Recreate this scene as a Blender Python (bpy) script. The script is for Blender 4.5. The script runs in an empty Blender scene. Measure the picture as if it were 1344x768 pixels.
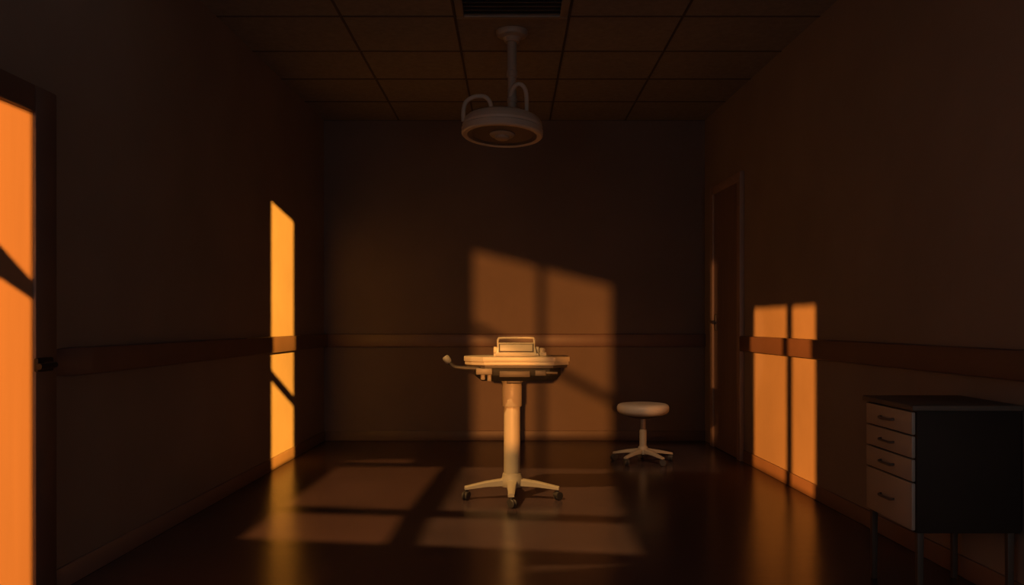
import bpy, bmesh, math
from mathutils import Vector, Matrix
S = bpy.context.scene
COL = S.collection
S.view_settings.view_transform = 'Standard'
PI = math.pi
YB, YF, H = 7.6, -1.0, 2.75
def xl(y): return -(1.792 - .0233*y)
def xr(y): return 1.921 - .035*y

# ------------------------------------------------------------------ materials
def mat(name, col, rough=.5, var=.12, scale=(6,6,6), bump=0.0, bscale=40, spec=.5, metal=0.0):
    m = bpy.data.materials.new(name); m.use_nodes = True
    nt = m.node_tree; b = nt.nodes['Principled BSDF']
    tc = nt.nodes.new('ShaderNodeTexCoord'); mp = nt.nodes.new('ShaderNodeMapping')
    mp.inputs['Scale'].default_value = scale
    nt.links.new(tc.outputs['Object'], mp.inputs['Vector'])
    n = nt.nodes.new('ShaderNodeTexNoise'); n.inputs['Scale'].default_value = 1.0
    n.inputs['Detail'].default_value = 5
    nt.links.new(mp.outputs['Vector'], n.inputs['Vector'])
    r = nt.nodes.new('ShaderNodeValToRGB')
    r.color_ramp.elements[0].position = .3; r.color_ramp.elements[1].position = .7
    r.color_ramp.elements[0].color = tuple(c*(1-var) for c in col)+(1,)
    r.color_ramp.elements[1].color = tuple(min(1, c*(1+var)) for c in col)+(1,)
    nt.links.new(n.outputs['Fac'], r.inputs['Fac'])
    nt.links.new(r.outputs['Color'], b.inputs['Base Color'])
    b.inputs['Roughness'].default_value = rough
    b.inputs['Metallic'].default_value = metal
    b.inputs['Specular IOR Level'].default_value = spec
    if bump:
        n2 = nt.nodes.new('ShaderNodeTexNoise'); n2.inputs['Scale'].default_value = bscale
        n2.inputs['Detail'].default_value = 3
        nt.links.new(tc.outputs['Object'], n2.inputs['Vector'])
        bp = nt.nodes.new('ShaderNodeBump'); bp.inputs['Strength'].default_value = bump
        bp.inputs['Distance'].default_value = .01
        nt.links.new(n2.outputs['Fac'], bp.inputs['Height'])
        nt.links.new(bp.outputs['Normal'], b.inputs['Normal'])
    return m
M = dict(
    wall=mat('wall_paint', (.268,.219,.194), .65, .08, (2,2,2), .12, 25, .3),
    wallb=mat('wall_paint_shaded', (.158,.119,.107), .65, .08, (2,2,2), .12, 25, .25),  # same wall paint, darkened on the back wall to imitate shade
    floor=mat('floor_vinyl', (.072,.049,.054), .24, .18, (1.5,1.5,1.5), .07, 11, .45),
    ceil=mat('ceiling_tile', (.235,.217,.205), .9, .10, (30,30,30), .25, 90, .2),
    grid=mat('ceiling_grid', (.06,.05,.046), .7),
    rail=mat('rail_vinyl', (.135,.082,.075), .45, .06),
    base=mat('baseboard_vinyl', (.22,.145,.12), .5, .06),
    baseb=mat('baseboard_vinyl_shaded', (.115,.078,.068), .5, .06),  # same vinyl, shade put into the colour along the back wall
    doorl=mat('door_wood_orange', (.45,.27,.17), .5, .04, (14,14,1.0), .02, 60, .3),
    doorr=mat('door_wood_dark', (.20,.14,.13), .5, .12, (40,40,2.0), .05, 60, .4),
    casing=mat('door_casing', (.15,.10,.088), .5, .08),
    casing2=mat('door_casing_pale', (.33,.23,.19), .5, .08),
    cream=mat('cream_enamel', (.52,.46,.35), .38, .05),
    creamd=mat('cream_plastic', (.43,.375,.29), .45, .05),
    taupe=mat('taupe_metal', (.20,.165,.125), .45, .05),
    bronze=mat('bronze_metal', (.075,.058,.046), .5, .05),
    lamp=mat('lamp_enamel', (.54,.475,.41), .4, .05),
    lampd=mat('lamp_stem_enamel', (.36,.31,.265), .45, .05),
    lens=mat('lamp_glass', (.08,.068,.06), .4, .05),
    black=mat('black_plastic', (.014,.013,.013), .6, .1, spec=.3),
    leverm=mat('lever_rubber', (.05,.042,.036), .5, .1),
    castor=mat('caster_rubber', (.055,.048,.044), .5, .1),
    dark=mat('dark_metal', (.20,.15,.11), .4, .1, metal=.5),
    vinyl=mat('seat_vinyl', (.54,.49,.44), .45, .05, bump=.08),
    cabdark=mat('cabinet_steel', (.030,.023,.019), .6, .08, spec=.2),
    cabtop=mat('cabinet_top_laminate', (.12,.10,.085), .55, .08, spec=.25),
    cabface=mat('cabinet_drawer_paint', (.38,.33,.285), .45, .05),
    cableg=mat('cabinet_leg_steel', (.075,.062,.052), .5, .05, spec=.3),
    pull=mat('drawer_pull_bronze', (.10,.08,.07), .45, .05),
    vent=mat('vent_metal', (.24,.23,.23), .5, .05),
    slat=mat('vent_slat_metal', (.24,.235,.24), .5, .05),
    ventd=mat('vent_dark', (.07,.066,.066), .7, .05),
)

# ------------------------------------------------------------------ mesh builder
def smooth_path(pts, n=6):
    P = [Vector(p) for p in pts]; out = []
    for i in range(len(P)-1):
        p0 = P[i-1] if i else P[0]*2-P[1]; p1 = P[i]; p2 = P[i+1]
        p3 = P[i+2] if i+2 < len(P) else P[i+1]*2-P[i]
        for k in range(n):
            t = k/n
            out.append(.5*((2*p1)+(p2-p0)*t+(2*p0-5*p1+4*p2-p3)*t*t+(3*p1-p0-3*p2+p3)*t**3))
    out.append(P[-1]); return out
class MB:
    def __init__(s): s.bm = bmesh.new()
    def _bev(s, verts, off, seg=2):
        if off <= 0: return
        es = list({e for v in verts for e in v.link_edges})
        bmesh.ops.bevel(s.bm, geom=es, offset=off, segments=seg, affect='EDGES', profile=.5, clamp_overlap=True)
    def box(s, a0,a1,b0,b1,c0,c1, f=None, bev=0.0, seg=2):
        f = f or (lambda a,b,c: Vector((a,b,c)))
        v = [s.bm.verts.new(f(a,b,c)) for a in (a0,a1) for b in (b0,b1) for c in (c0,c1)]
        for q in ((0,1,3,2),(4,6,7,5),(0,4,5,1),(2,3,7,6),(0,2,6,4),(1,5,7,3)):
            s.bm.faces.new([v[i] for i in q])
        s._bev(v, bev, seg); return s
    def hull(s, lower, upper, bev=0.0, seg=2):
        a = [s.bm.verts.new(p) for p in lower]; b = [s.bm.verts.new(p) for p in upper]; n = len(a)
        s.bm.faces.new(a[::-1]); s.bm.faces.new(b)
        for i in range(n): s.bm.faces.new((a[i], a[(i+1)%n], b[(i+1)%n], b[i]))
        s._bev(a+b, bev, seg); return s
    def lathe(s, prof, c=(0,0,0), seg=40, mx=None):
        mx = mx or Matrix.Translation(Vector(c)); rings = []
        for r,z in prof:
            if r < 1e-5: rings.append([s.bm.verts.new(mx @ Vector((0,0,z)))])
            else: rings.append([s.bm.verts.new(mx @ Vector((r*math.cos(2*PI*i/seg), r*math.sin(2*PI*i/seg), z))) for i in range(seg)])
        for A,B in zip(rings, rings[1:]):
            for i in range(seg):
                j = (i+1)%seg
                if len(A)==1 and len(B)==1: continue
                if len(A)==1: s.bm.faces.new((A[0],B[i],B[j]))
                elif len(B)==1: s.bm.faces.new((A[i],A[j],B[0]))
                else: s.bm.faces.new((A[i],A[j],B[j],B[i]))
        if len(rings[0])>1: s.bm.faces.new(rings[0][::-1])
        if len(rings[-1])>1: s.bm.faces.new(rings[-1])
        return s
    def tube(s, pts, r, seg=12, closed=False):
        P = [Vector(p) for p in pts]; n = len(P); rings = []
        up = None
        for i,p in enumerate(P):
            if closed: t = (P[(i+1)%n]-P[i-1]).normalized()
            else: t = (P[min(i+1,n-1)]-P[max(i-1,0)]).normalized()
            if up is None:
                up = Vector((0,0,1)) if abs(t.z)<.9 else Vector((0,1,0))
            up = (up - t*up.dot(t)).normalized(); sd = t.cross(up)
            rr = r[i] if isinstance(r,(list,tuple)) else r
            rings.append([s.bm.verts.new(p+(up*math.cos(2*PI*k/seg)+sd*math.sin(2*PI*k/seg))*rr) for k in range(seg)])
        m = n if closed else n-1
        for i in range(m):
            A,B = rings[i], rings[(i+1)%n]
            for k in range(seg): s.bm.faces.new((A[k],A[(k+1)%seg],B[(k+1)%seg],B[k]))
        if not closed: s.bm.faces.new(rings[0][::-1]); s.bm.faces.new(rings[-1])
        return s
    def build(s, name, m, parent=None, sharp=38):
        bm = s.bm
        bmesh.ops.recalc_face_normals(bm, faces=bm.faces)
        for f in bm.faces: f.smooth = True
        for e in bm.edges:
            if len(e.link_faces)==2 and e.calc_face_angle(0) > math.radians(sharp): e.smooth = False
        me = bpy.data.meshes.new(name); bm.to_mesh(me); bm.free()
        me.materials.append(m)
        o = bpy.data.objects.new(name, me); COL.objects.link(o)
        if parent: o.parent = parent
        return o
def tag(o, label, cat, group=None, kind=None):
    o['label'] = label; o['category'] = cat
    if group: o['group'] = group
    if kind: o['kind'] = kind
    return o
def empty(name, loc, label, cat, kind=None):
    o = bpy.data.objects.new(name, None); COL.objects.link(o); o.location = loc
    o.empty_display_size = .1
    return tag(o, label, cat, None, kind)

# ------------------------------------------------------------------ light through openings
holes = {'front': [], 'left': [], 'ceiling': []}  # unseen openings added to shape the spot beams into patches
def hit(lamp, p, plane):
    L = Vector(lamp); d = Vector(p)-L
    if plane == 'front': t = (YF-L.y)/d.y
    elif plane == 'ceiling': t = (H-L.z)/d.z
    else:  # x + 1.792 - .0233 y = 0
        t = -(L.x+1.792-.0233*L.y)/(d.x-.0233*d.y)
    return L+d*t
def project(lamp, panes, plane, power, color, radius, name, margin=1.2):
    dirs = []
    for pn in panes:
        q = [hit(lamp, p, plane) for p in pn]
        holes[plane].append([(v.x,v.z) if plane=='front' else (v.y,v.z) if plane=='left' else (v.x,v.y) for v in q])
        dirs += [(v-Vector(lamp)).normalized() for v in q]
    lo = Vector([min(d[i] for d in dirs) for i in range(3)]); hi = Vector([max(d[i] for d in dirs) for i in range(3)])
    c = ((lo+hi)/2).normalized()
    ang = max(c.angle(d) for d in dirs)+math.radians(margin)
    l = bpy.data.lights.new(name, 'SPOT'); l.energy = power; l.color = color  # added spot standing in for the sun on one patch
    l.spot_size = 2*ang; l.spot_blend = 0; l.shadow_soft_size = radius
    o = bpy.data.objects.new(name, l); COL.objects.link(o); o.location = lamp
    o.rotation_euler = c.to_track_quat('-Z','Y').to_euler()
LA = (2.2,-4,2.6)
def PL(y,z): return (xl(y)+.008, y, z)
def PR(y,z): return (xr(y), y, z)
project(LA, [[PL(2.4,1.755),PL(3.15,1.755),PL(3.15,1.165),PL(2.4,1.60)],
             [PL(2.4,1.36),PL(3.15,1.095),PL(3.15,.005),PL(2.4,.005)]], 'front', 10500, (1,.37,.06), .008, 'spot_sun_door')
project(LA, [[PL(6.06,1.843),PL(6.61,1.77),PL(6.61,.47),PL(6.06,.69)],
             [PL(6.06,.61),PL(6.61,.39),PL(6.61,.005),PL(6.06,.005)]], 'front', 53000, (1,.40,.042), .008, 'spot_sun_wall_strip')
fl = lambda *ps: [(x,y,0) for x,y in ps]
project((-1.2,-3.6,7.0), [fl((-1.27,4.16),(-.58,4.05),(-.58,4.62),(-1.26,4.72)),
             fl((-1.26,4.9),(-.56,4.8),(-.50,6.2),(-1.22,6.2))], 'ceiling', 6900, (1,.40,.095), .065, 'spot_sun_floor', .4)
project((-3.2,.3,7.0), [fl((-.42,4.03),(.56,3.86),(.58,4.45),(-.42,4.60)),
             fl((-.38,4.78),(.58,4.62),(.66,6.1),(-.34,6.2))], 'ceiling', 2650, (1,.51,.15), .065, 'spot_sun_table', .3)
project((-1.0,-2.0,7.0), [fl((.74,6.0),(1.45,6.0),(1.55,7.3),(.80,7.3))], 'ceiling', 1100, (1,.56,.27), .12, 'spot_sun_stool', .5)
LD = (-.25,-6,1.5)
zt = lambda x: 1.625-.26*(x+.327)
zu = lambda x: 1.024-.5355*(x+.327)
pan = []
for a,b in ((-.327,.218),(.287,.845)):
    pan.append([(a,YB,zt(a)),(b,YB,zt(b)),(b,YB,zu(b)),(a,YB,zu(a))])
    pan.append([(a,YB,zu(a)-.09),(b,YB,zu(b)-.09),(b,YB,.02),(a,YB,.02)])
project(LD, pan, 'front', 5000, (1,.345,.065), .042, 'spot_sun_back_wall', .4)
LG = (-5,-3,2.2)
project(LG, [[PR(5.09,1.11),PR(5.46,1.11),PR(5.46,.005),PR(5.09,.005)],
             [PR(5.57,1.11),PR(6.22,1.11),PR(6.22,.005),PR(5.57,.005)]], 'left', 15000, (1,.30,.038), .028, 'spot_sun_right_wall', .5)
project(LG, [[PR(7.18,1.5),PR(7.34,1.5),PR(7.34,.06),PR(7.18,.06)]], 'left', 1500, (1,.40,.11), .04, 'spot_sun_door_frame', .3)
# unseen openings with area lamps added behind the camera as ambient fill
for x0,x1,z0,z1,e in ((-1.72,-1.15,.5,2.6,6.8),(1.2,1.85,.3,1.6,5.5)):
    holes['front'].append([(x0,z0),(x1,z0),(x1,z1),(x0,z1)])
    al = bpy.data.lights.new('fill_area_lamp', 'AREA'); al.shape = 'RECTANGLE'; al.size = x1-x0; al.size_y = z1-z0
    al.energy = e; al.color = (1,.84,.78)
    ao = bpy.data.objects.new('fill_area_lamp', al); COL.objects.link(ao); ao.location = ((x0+x1)/2, YF-.02, (z0+z1)/2)
    ao.rotation_euler = (PI/2, 0, 0)

# ------------------------------------------------------------------ room shell
def shell(name, outline, hs, f, m):
    bm = bmesh.new(); es = []
    for loop in [outline]+hs:
        v = [bm.verts.new(f(*p)) for p in loop]
        es += [bm.edges.new((v[i], v[(i+1)%len(v)])) for i in range(len(v))]
    bmesh.ops.triangle_fill(bm, use_beauty=True, use_dissolve=False, edges=es)
    me = bpy.data.meshes.new(name); bm.to_mesh(me); bm.free(); me.materials.append(m)
    o = bpy.data.objects.new(name, me); COL.objects.link(o); o['kind'] = 'structure'
    return o
tag(shell('wall_left', [(YF,0),(YB,0),(YB,H),(YF,H)], holes['left'], lambda y,z:(xl(y),y,z), M['wall']), 'brown painted wall on the left with a tall sunlit strip', 'wall')
tag(shell('wall_right', [(YF,0),(YB,0),(YB,H),(YF,H)], [], lambda y,z:(xr(y),y,z), M['wall']), 'brown painted wall on the right behind the drawer cabinet', 'wall')
tag(shell('wall_back', [(xl(YB),0),(xr(YB),0),(xr(YB),H),(xl(YB),H)], [], lambda x,z:(x,YB,z), M['wallb']), 'brown back wall, shade put into its colour, with a slanted window light patch', 'wall')
tag(shell('wall_front', [(xl(YF),0),(xr(YF),0),(xr(YF),H),(xl(YF),H)], holes['front'], lambda x,z:(x,YF,z), M['wall']), 'unseen wall with added openings that shape the lamp beams', 'wall')
quad = [(xl(YF),YF),(xr(YF),YF),(xr(YB),YB),(xl(YB),YB)]
tag(shell('floor', quad, [], lambda x,y:(x,y,0), M['floor']), 'glossy dark brown floor with sunlit patches', 'floor')
tag(shell('ceiling', quad, holes['ceiling'], lambda x,y:(x,y,H), M['ceil']), 'suspended tile ceiling in dim brown', 'ceiling')
WL = lambda y,z,n: Vector((xl(y)+n, y, z))
WR = lambda y,z,n: Vector((xr(y)-n, y, z))
WB = lambda x,z,n: Vector((x, YB-n, z))
ST = 'structure'
# ceiling grid
g = MB()
for x in (-.97,-.325,.325,.97): g.box(x-.007,x+.007,4.37,YB,H-.004,H+.001)
for k in range(6):
    y = YB-.645*k
    g.box(xl(y),xr(y),y-.008,y+.008,H-.0035,H+.001)
tag(g.build('trim_1', M['grid']), 'thin dark metal grid between the ceiling tiles', 'ceiling grid', kind=ST)
# rails
RZ0, RZ1 = .806, .916
def rail(n, f, a0, a1, label, slant=0.0):
    m = MB()
    m.hull([f(a0,RZ0,0),f(a1,RZ0,0),f(a1,RZ0,.045),f(a0+slant,RZ0,.045)],
           [f(a0,RZ1,0),f(a1,RZ1,0),f(a1,RZ1,.045),f(a0+slant,RZ1,.045)], bev=.010)
    tag(m.build(n, M['rail']), label, 'wall rail', kind=ST)
rail('trim_2', WL, 3.30, YB-.045, 'brown bumper rail along the left wall', .22)
rail('trim_3', WB, xl(YB), xr(YB), 'brown bumper rail across the back wall')
rail('trim_4', WR, YF, 6.44, 'brown bumper rail along the right wall above the cabinet')
def bboard(n, f, a0, a1, label, m_='base'):
    m = MB(); m.box(a0,a1,0,.085,0,.014,f,bev=.004)
    tag(m.build(n, M[m_]), label, 'baseboard', kind=ST)
bboard('baseboard_left', WL, 3.31, YB-.014, 'brown baseboard along the left wall')
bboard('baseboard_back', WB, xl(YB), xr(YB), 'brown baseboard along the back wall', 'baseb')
bboard('baseboard_right', WR, YF, 6.44, 'brown baseboard along the right wall')

# doors
d = empty('door_1', (0,0,0), 'sunlit orange door in a dark frame on the left wall', 'door', ST)
MB().box(2.30,3.16,.004,1.76,0,.008,WL).build('panel', M['doorl'], d)
c = MB(); c.box(3.16,3.30,0,1.86,0,.02,WL,bev=.005); c.box(2.2,3.16,1.76,1.86,0,.0195,WL,bev=.005); c.box(2.16,2.30,0,1.76,0,.02,WL,bev=.005)
c.build('casing', M['casing'], d)
h = MB(); h.box(3.145,3.25,.835,.885,.018,.036,WL,bev=.006); h.tube(smooth_path([WL(3.19,.86,.036),WL(3.19,.86,.07),WL(3.15,.86,.08),WL(3.07,.858,.08)]), .011)
h.build('door_handle', M['black'], d)
d = empty('door_2', (0,0,0), 'dark reddish door in the right wall beside the back corner', 'door', ST)
MB().box(6.54,7.22,.004,2.06,0,.020,WR).build('panel', M['doorr'], d)
c = MB(); c.box(6.457,6.54,0,2.12,0,.035,WR,bev=.006); c.box(7.22,7.30,0,2.12,0,.035,WR,bev=.006); c.box(6.54,7.22,2.05,2.12,0,.034,WR,bev=.006)
c.build('casing', M['casing2'], d)
h = MB(); h.box(7.14,7.19,.95,1.08,.020,.030,WR,bev=.004); h.tube(smooth_path([WR(7.165,1.02,.028),WR(7.165,1.02,.065),WR(7.135,1.02,.075),WR(7.03,1.018,.075)]), .012)
h.build('door_handle', M['dark'], d)

# ------------------------------------------------------------------ ceiling vent
v = empty('air_vent', (0,4.70,H), 'square metal air vent with dark louvres in the ceiling', 'vent')
f = MB()
for (a,b,cc,dd) in ((-.312,.312,.268,.31),(-.312,.312,-.31,-.268),(-.312,-.268,-.268,.268),(.268,.312,-.268,.268)):
    f.box(a,b,cc,dd,-.022,-.001,bev=.004)
f.build('frame', M['vent'], v)
MB().box(-.268,.268,-.268,.268,-.004,-.001).build('backing', M['ventd'], v)
sl = MB()
for i in range(9):
    y = -.236+i*.059
    sl.hull([(-.267,y-.012,-.021),(.267,y-.012,-.021),(.267,y-.008,-.021),(-.267,y-.008,-.021)],
            [(-.267,y+.012,-.005),(.267,y+.012,-.005),(.267,y+.016,-.005),(-.267,y+.016,-.005)])
sl.build('louvre', M['slat'], v)

# ------------------------------------------------------------------ surgical lamp
YL = 5.27
L = empty('surgical_lamp', (0,YL,H), 'round cream surgical lamp hanging from the ceiling on a pole', 'lamp')
zz = lambda py: 1.01+(424-py)*YL/1162-H
xx = lambda px: (px-672)/1162*YL
MB().lathe([(.0,-.002),(.094,-.002),(.094,-.022),(.086,-.034),(.055,-.044),(.042,-.07),(0,-.07)]).build('ceiling_plate', M['lampd'], L)
MB().lathe([(0,-.06),(.029,-.06),(.029,-.24),(.033,-.243),(.033,-.275),(.026,-.28),(.026,-.40),(.031,-.403),(.031,-.425),(.026,-.428),(.026,-.47),(.035,-.475),(.035,-.545),(0,-.545)]).build('pole', M['lampd'], L)
mx = Matrix.Translation((xx(659),0,zz(178.5))) @ Matrix.Rotation(math.radians(-5),4,'X') @ Matrix.Rotation(math.radians(2),4,'Y')
MB().lathe([(.205,.012),(.210,-.003),(.234,-.003),(.242,.005),(.243,.036),(.236,.042),(.236,.050),(.239,.056),(.233,.082),(.226,.088),(.224,.096),(.212,.106),(.18,.121),(.12,.133),(.07,.138),(0,.138)], mx=mx, seg=64).build('lamp_head', M['lamp'], L)
MB().lathe([(0,.02),(.206,.02),(.206,.001),(.188,.006),(.183,.010),(0,.010)], mx=mx, seg=64).build('lens', M['lens'], L)
MB().lathe([(0,.02),(.075,.02),(.075,.006),(.066,-.002),(.045,-.004),(.043,-.016),(.035,-.022),(0,-.024)], mx=mx).build('center_cap', M['lampd'], L)
MB().tube(smooth_path([(xx(609),-.05,zz(162)),(xx(609),-.05,zz(148)),(xx(612),-.05,zz(137)),(xx(620),-.05,zz(131)),(xx(628),-.05,zz(129)),(xx(637),-.05,zz(130)),(xx(643),-.05,zz(136)),(xx(645),-.05,zz(146)),(xx(645),-.05,zz(160))]), .0130).build('handle', M['lamp'], L)
MB().tube(smooth_path([(xx(670),-.01,zz(128)),(xx(673),-.03,zz(119)),(xx(678),-.05,zz(114)),(xx(684),-.05,zz(114)),(xx(689),-.05,zz(120)),(xx(691),-.05,zz(132)),(xx(691),-.05,zz(162))]), .0130).build('handle', M['lamp'], L)

# ------------------------------------------------------------------ casters and star bases
def star(root, R, angles, hub_r, zh, zt_, w0, w1, hgt, wr, m):
    for a in angles:
        a = math.radians(a); dx,dy = math.cos(a), math.sin(a); px,py = -dy,dx
        def pt(r,s,z): return (dx*r+px*s, dy*r+py*s, z)
        r0 = hub_r*.5
        leg = MB()
        secs = [(r0,w0,zh-hgt,zh),(R*.55,(w0+w1)/2*.95,(zh+zt_)/2-hgt*.62,(zh+zt_)/2+hgt*.14),(R,w1,zt_-hgt*.45,zt_)]
        rings = [[leg.bm.verts.new(pt(r,s*w,z)) for s,z in ((-1,zb),(1,zb),(1,ztp-.006),(.6,ztp),(-.6,ztp),(-1,ztp-.006))] for r,w,zb,ztp in secs]
        for A,B in zip(rings,rings[1:]):
            for i in range(6): leg.bm.faces.new((A[i],A[(i+1)%6],B[(i+1)%6],B[i]))
        leg.bm.faces.new(rings[0][::-1]); leg.bm.faces.new(rings[-1])
        lo = leg.build('leg', m, root, sharp=50)
        ca = MB(); cx,cy = dx*(R-.012), dy*(R-.012)
        ca.lathe([(0,wr*1.6),(wr*.45,wr*1.6),(wr*.45,zt_-hgt*.45+.004),(0,zt_-hgt*.45+.004)], (cx,cy,0), 14)
        yaw = a+.9
        for s in (-1,1):
            mw = Matrix.Translation((cx+math.cos(yaw)*.008, cy+math.sin(yaw)*.008, wr)) @ Matrix.Rotation(yaw,4,'Z') @ Matrix.Rotation(PI/2,4,'X') @ Matrix.Translation((0,0,s*wr*.42))
            ca.lathe([(0,-wr*.3),(wr*.85,-wr*.3),(wr,-wr*.18),(wr,wr*.18),(wr*.85,wr*.3),(0,wr*.3)], mx=mw, seg=24)
        mh = Matrix.Translation((cx,cy,wr*1.3)) @ Matrix.Rotation(yaw,4,'Z') @ Matrix.Rotation(PI/2,4,'X')
        ca.lathe([(0,-wr*.75),(wr*.7,-wr*.75),(wr*.8,0),(wr*.7,wr*.75),(0,wr*.75)], mx=mh, seg=20)
        ca.build('caster', M['castor'], lo)

# ------------------------------------------------------------------ pedestal table
YT = 5.1
T = empty('pedestal_table', (0,YT,0), 'cream pedestal instrument table on a wheeled star base in mid room', 'table')
star(T, .275, [-91,-12,88,190], .07, .118, .078, .030, .017, .040, .024, M['cream'])
MB().lathe([(0,.070),(.060,.070),(.064,.085),(.064,.112),(.057,.125),(.053,.145),(0,.145)]).build('hub', M['cream'], T)
MB().lathe([(0,.14),(.047,.14),(.047,.545),(0,.545)]).build('column', M['cream'], T)
MB().lathe([(0,.530),(.054,.530),(.057,.535),(.057,.648),(.055,.652),(.055,.664),(.068,.680),(.072,.70),(0,.70)]).build('collar', M['creamd'], T)
tray = [(-.21,-.13),(-.15,-.158),(.21,-.158),(.275,-.12),(.275,.12),(.21,.158),(-.15,.158),(-.21,.13)]
b = MB(); b.hull([(.035+(x-.035)*.84,y*.84,.684) for x,y in tray],[(x,y,.716) for x,y in tray],bev=.002); b.hull([(x,y,.7155) for x,y in tray],[(x,y,.766) for x,y in tray],bev=.002)
b.build('under_tray', M['black'], T)
b = MB(); b.box(-.07,.10,-.174,-.150,.708,.742,bev=.003); b.box(.13,.19,-.172,-.15,.715,.745,bev=.003); b.box(-.03,.05,-.13,.13,.668,.690,bev=.003)
b.tube([(.19,-.158,.731),(.255,-.165,.731)], .008)
b.build('mechanism', M['bronze'], T)
top = [(-.275,-.04),(-.235,-.11),(-.16,-.175),(.24,-.175),(.325,-.11),(.325,.11),(.24,.175),(-.16,.175),(-.235,.11),(-.275,.04)]
b = MB(); b.hull([(.025+(x-.025)*.955,y*.95,.758) for x,y in top],[(.025+(x-.025)*.955,y*.95,.775) for x,y in top],bev=.002)
b.build('lower_lip', M['bronze'], T)
b = MB(); b.hull([(.025+(x-.025)*.98,y*.98,.774) for x,y in top],[(.025+(x-.025)*.98,y*.98,.794) for x,y in top],bev=.0015)
b.hull([(x,y,.793) for x,y in top],[(x,y,.820) for x,y in top],bev=.002)
b.build('tabletop', M['cream'], T)
cl = MB(); cl.box(-.20,-.11,-.176,-.10,.722,.757,bev=.004); cl.box(-.175,-.150,-.162,-.12,.692,.723,bev=.004); cl.box(-.138,-.115,-.162,-.115,.684,.723,bev=.004)
cl.build('clamp', M['taupe'], T)
lv = MB().tube([(-.16,-.13,.752),(-.25,-.14,.756),(-.315,-.14,.761),(-.330,-.14,.767),(-.342,-.14,.779),(-.356,-.14,.797)], .0115).build('lever', M['leverm'], T)
MB().lathe([(0,-.024),(.012,-.024),(.019,-.014),(.020,.010),(.016,.020),(0,.022)], mx=Matrix.Translation((-.364,-.14,.806)) @ Matrix.Rotation(math.radians(-38),4,'Y'), seg=24).build('knob', M['creamd'], lv)
# instrument case on top
K = empty('instrument_case', (.024,YT,.8205), 'small cream instrument case with a rounded handle on the pedestal table', 'case')
b = MB(); b.box(-.128,.128,-.10,.10,0,.018,bev=.003)
b.hull([(-.116,-.085,.017),(.116,-.085,.017),(.116,.085,.017),(-.116,.085,.017)],[(-.100,-.050,.076),(.100,-.050,.076),(.100,.075,.076),(-.100,.075,.076)],bev=.003)
for sx in (-1,1): b.box(sx*.118-.012,sx*.118+.012,-.03,.06,.017,.052,bev=.003)
b.build('body', M['cream'], K)
# framed front panel on the sloped face
def slope(u, w, n):   # u across, w 0..1 up the slope, n out
    p = Vector((u, -.085+.035*w, .017+.059*w)); return p+Vector((0,-.859,.512))*n
b = MB(); b.box(-.100,.100,.10,.90,-.002,.0015,slope)
b.build('recess', M['bronze'], K)
b = MB(); b.box(-.092,.092,.20,.80,-.002,.005,slope,bev=.001)
b.build('front_panel', M['creamd'], K)
b = MB(); b.box(-.118,.118,-.106,-.094,.002,.014,bev=.002); b.build('front_strip', M['creamd'], K)
hd = smooth_path([(-.104,.03,.045),(-.106,.03,.080),(-.102,.03,.097),(-.088,.03,.102),(0,.03,.103),(.088,.03,.102),(.102,.03,.097),(.106,.03,.080),(.104,.03,.045)])
MB().tube(hd, .0065).build('handle', M['cream'], K)
b = MB(); b.box(.132,.172,-.05,.01,0,.022,bev=.003); b.lathe([(0,.02),(.016,.02),(.017,.04),(.013,.046),(0,.046)], (.150,-.02,0), 20)
b.build('knob', M['creamd'], K)

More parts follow.
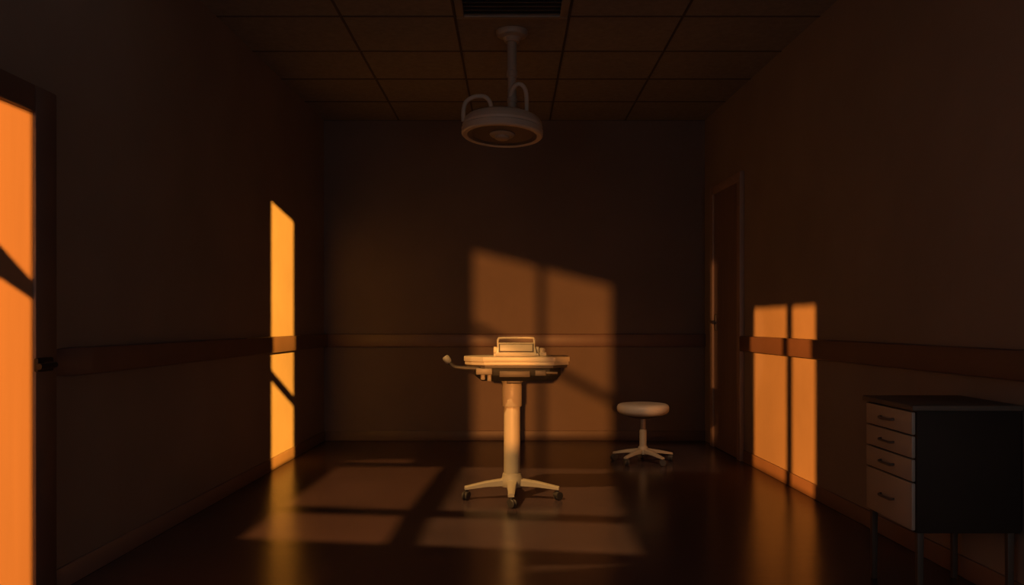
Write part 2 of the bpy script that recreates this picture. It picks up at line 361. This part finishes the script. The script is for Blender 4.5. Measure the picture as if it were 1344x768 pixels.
# ------------------------------------------------------------------ stool
s = empty('stool', (.950,6.42,0), 'round cream padded stool on a wheeled star base near the back wall', 'stool')
star(s, .225, [-60,-132,156,84,12], .05, .102, .064, .021, .013, .030, .024, M['creamd'])
MB().lathe([(0,.06),(.038,.06),(.041,.088),(.034,.112),(.026,.120),(.026,.24),(.019,.242),(.019,.33),(0,.33)]).build('column', M['creamd'], s)
MB().lathe([(0,.318),(.05,.318),(.09,.328),(.13,.340),(.145,.352),(0,.352)]).build('seat_pan', M['bronze'], s)
MB().lathe([(0,.345),(.145,.345),(.170,.355),(.184,.370),(.188,.385),(.188,.402),(.181,.416),(.167,.424),(.12,.429),(0,.431)], seg=56).build('seat', M['vinyl'], s)

# ------------------------------------------------------------------ drawer cabinet
C0 = empty('drawer_cabinet', (1.588,3.31,0), 'dark metal drawer cabinet on thin legs against the right wall', 'cabinet')
X0,X1,Y0,Y1 = -.17,.195,-.21,.21
MB().box(X0,X1,Y0,Y1,.272,.702,bev=.004).build('body', M['cabdark'], C0)
MB().box(X0-.022,X1+.002,Y0-.014,Y1+.014,.702,.722,bev=.005).build('top', M['cabtop'], C0)
for z0,z1 in ((.616,.696),(.534,.611),(.451,.529),(.280,.446)):
    dr = MB().box(X0-.014,X0,Y0+.010,Y1-.010,z0,z1,bev=.004).build('drawer', M['cabface'], C0)
    zc = (z0+z1)/2
    MB().tube(smooth_path([(X0-.012,-.056,zc),(X0-.026,-.052,zc-.002),(X0-.029,-.03,zc-.003),(X0-.029,.03,zc-.003),(X0-.026,.052,zc-.002),(X0-.012,.056,zc)]), .0042).build('handle', M['pull'], dr)
for lx in (X0+.003,X1-.045):
    for ly in (Y0+.003,Y1-.027):
        b = MB(); b.hull([(lx+.002,ly+.002,0),(lx+.022,ly+.002,0),(lx+.022,ly+.022,0),(lx+.002,ly+.022,0)],
                         [(lx,ly,.273),(lx+.024,ly,.273),(lx+.024,ly+.024,.273),(lx,ly+.024,.273)],bev=.003)
        b.build('leg', M['cableg'], C0)

# ------------------------------------------------------------------ world, camera
w = bpy.data.worlds.new('world'); S.world = w; w.use_nodes = True
w.node_tree.nodes['Background'].inputs['Color'].default_value = (.5,.40,.34,1)
w.node_tree.nodes['Background'].inputs['Strength'].default_value = .2
cam = bpy.data.cameras.new('camera'); co = bpy.data.objects.new('camera', cam); COL.objects.link(co)
co.location = (0,0,1.01); co.rotation_euler = (PI/2,0,0)
cam.sensor_width = 36; cam.lens = 1162/1344*36; cam.shift_y = 40/1344; cam.clip_start = .05
S.camera = co
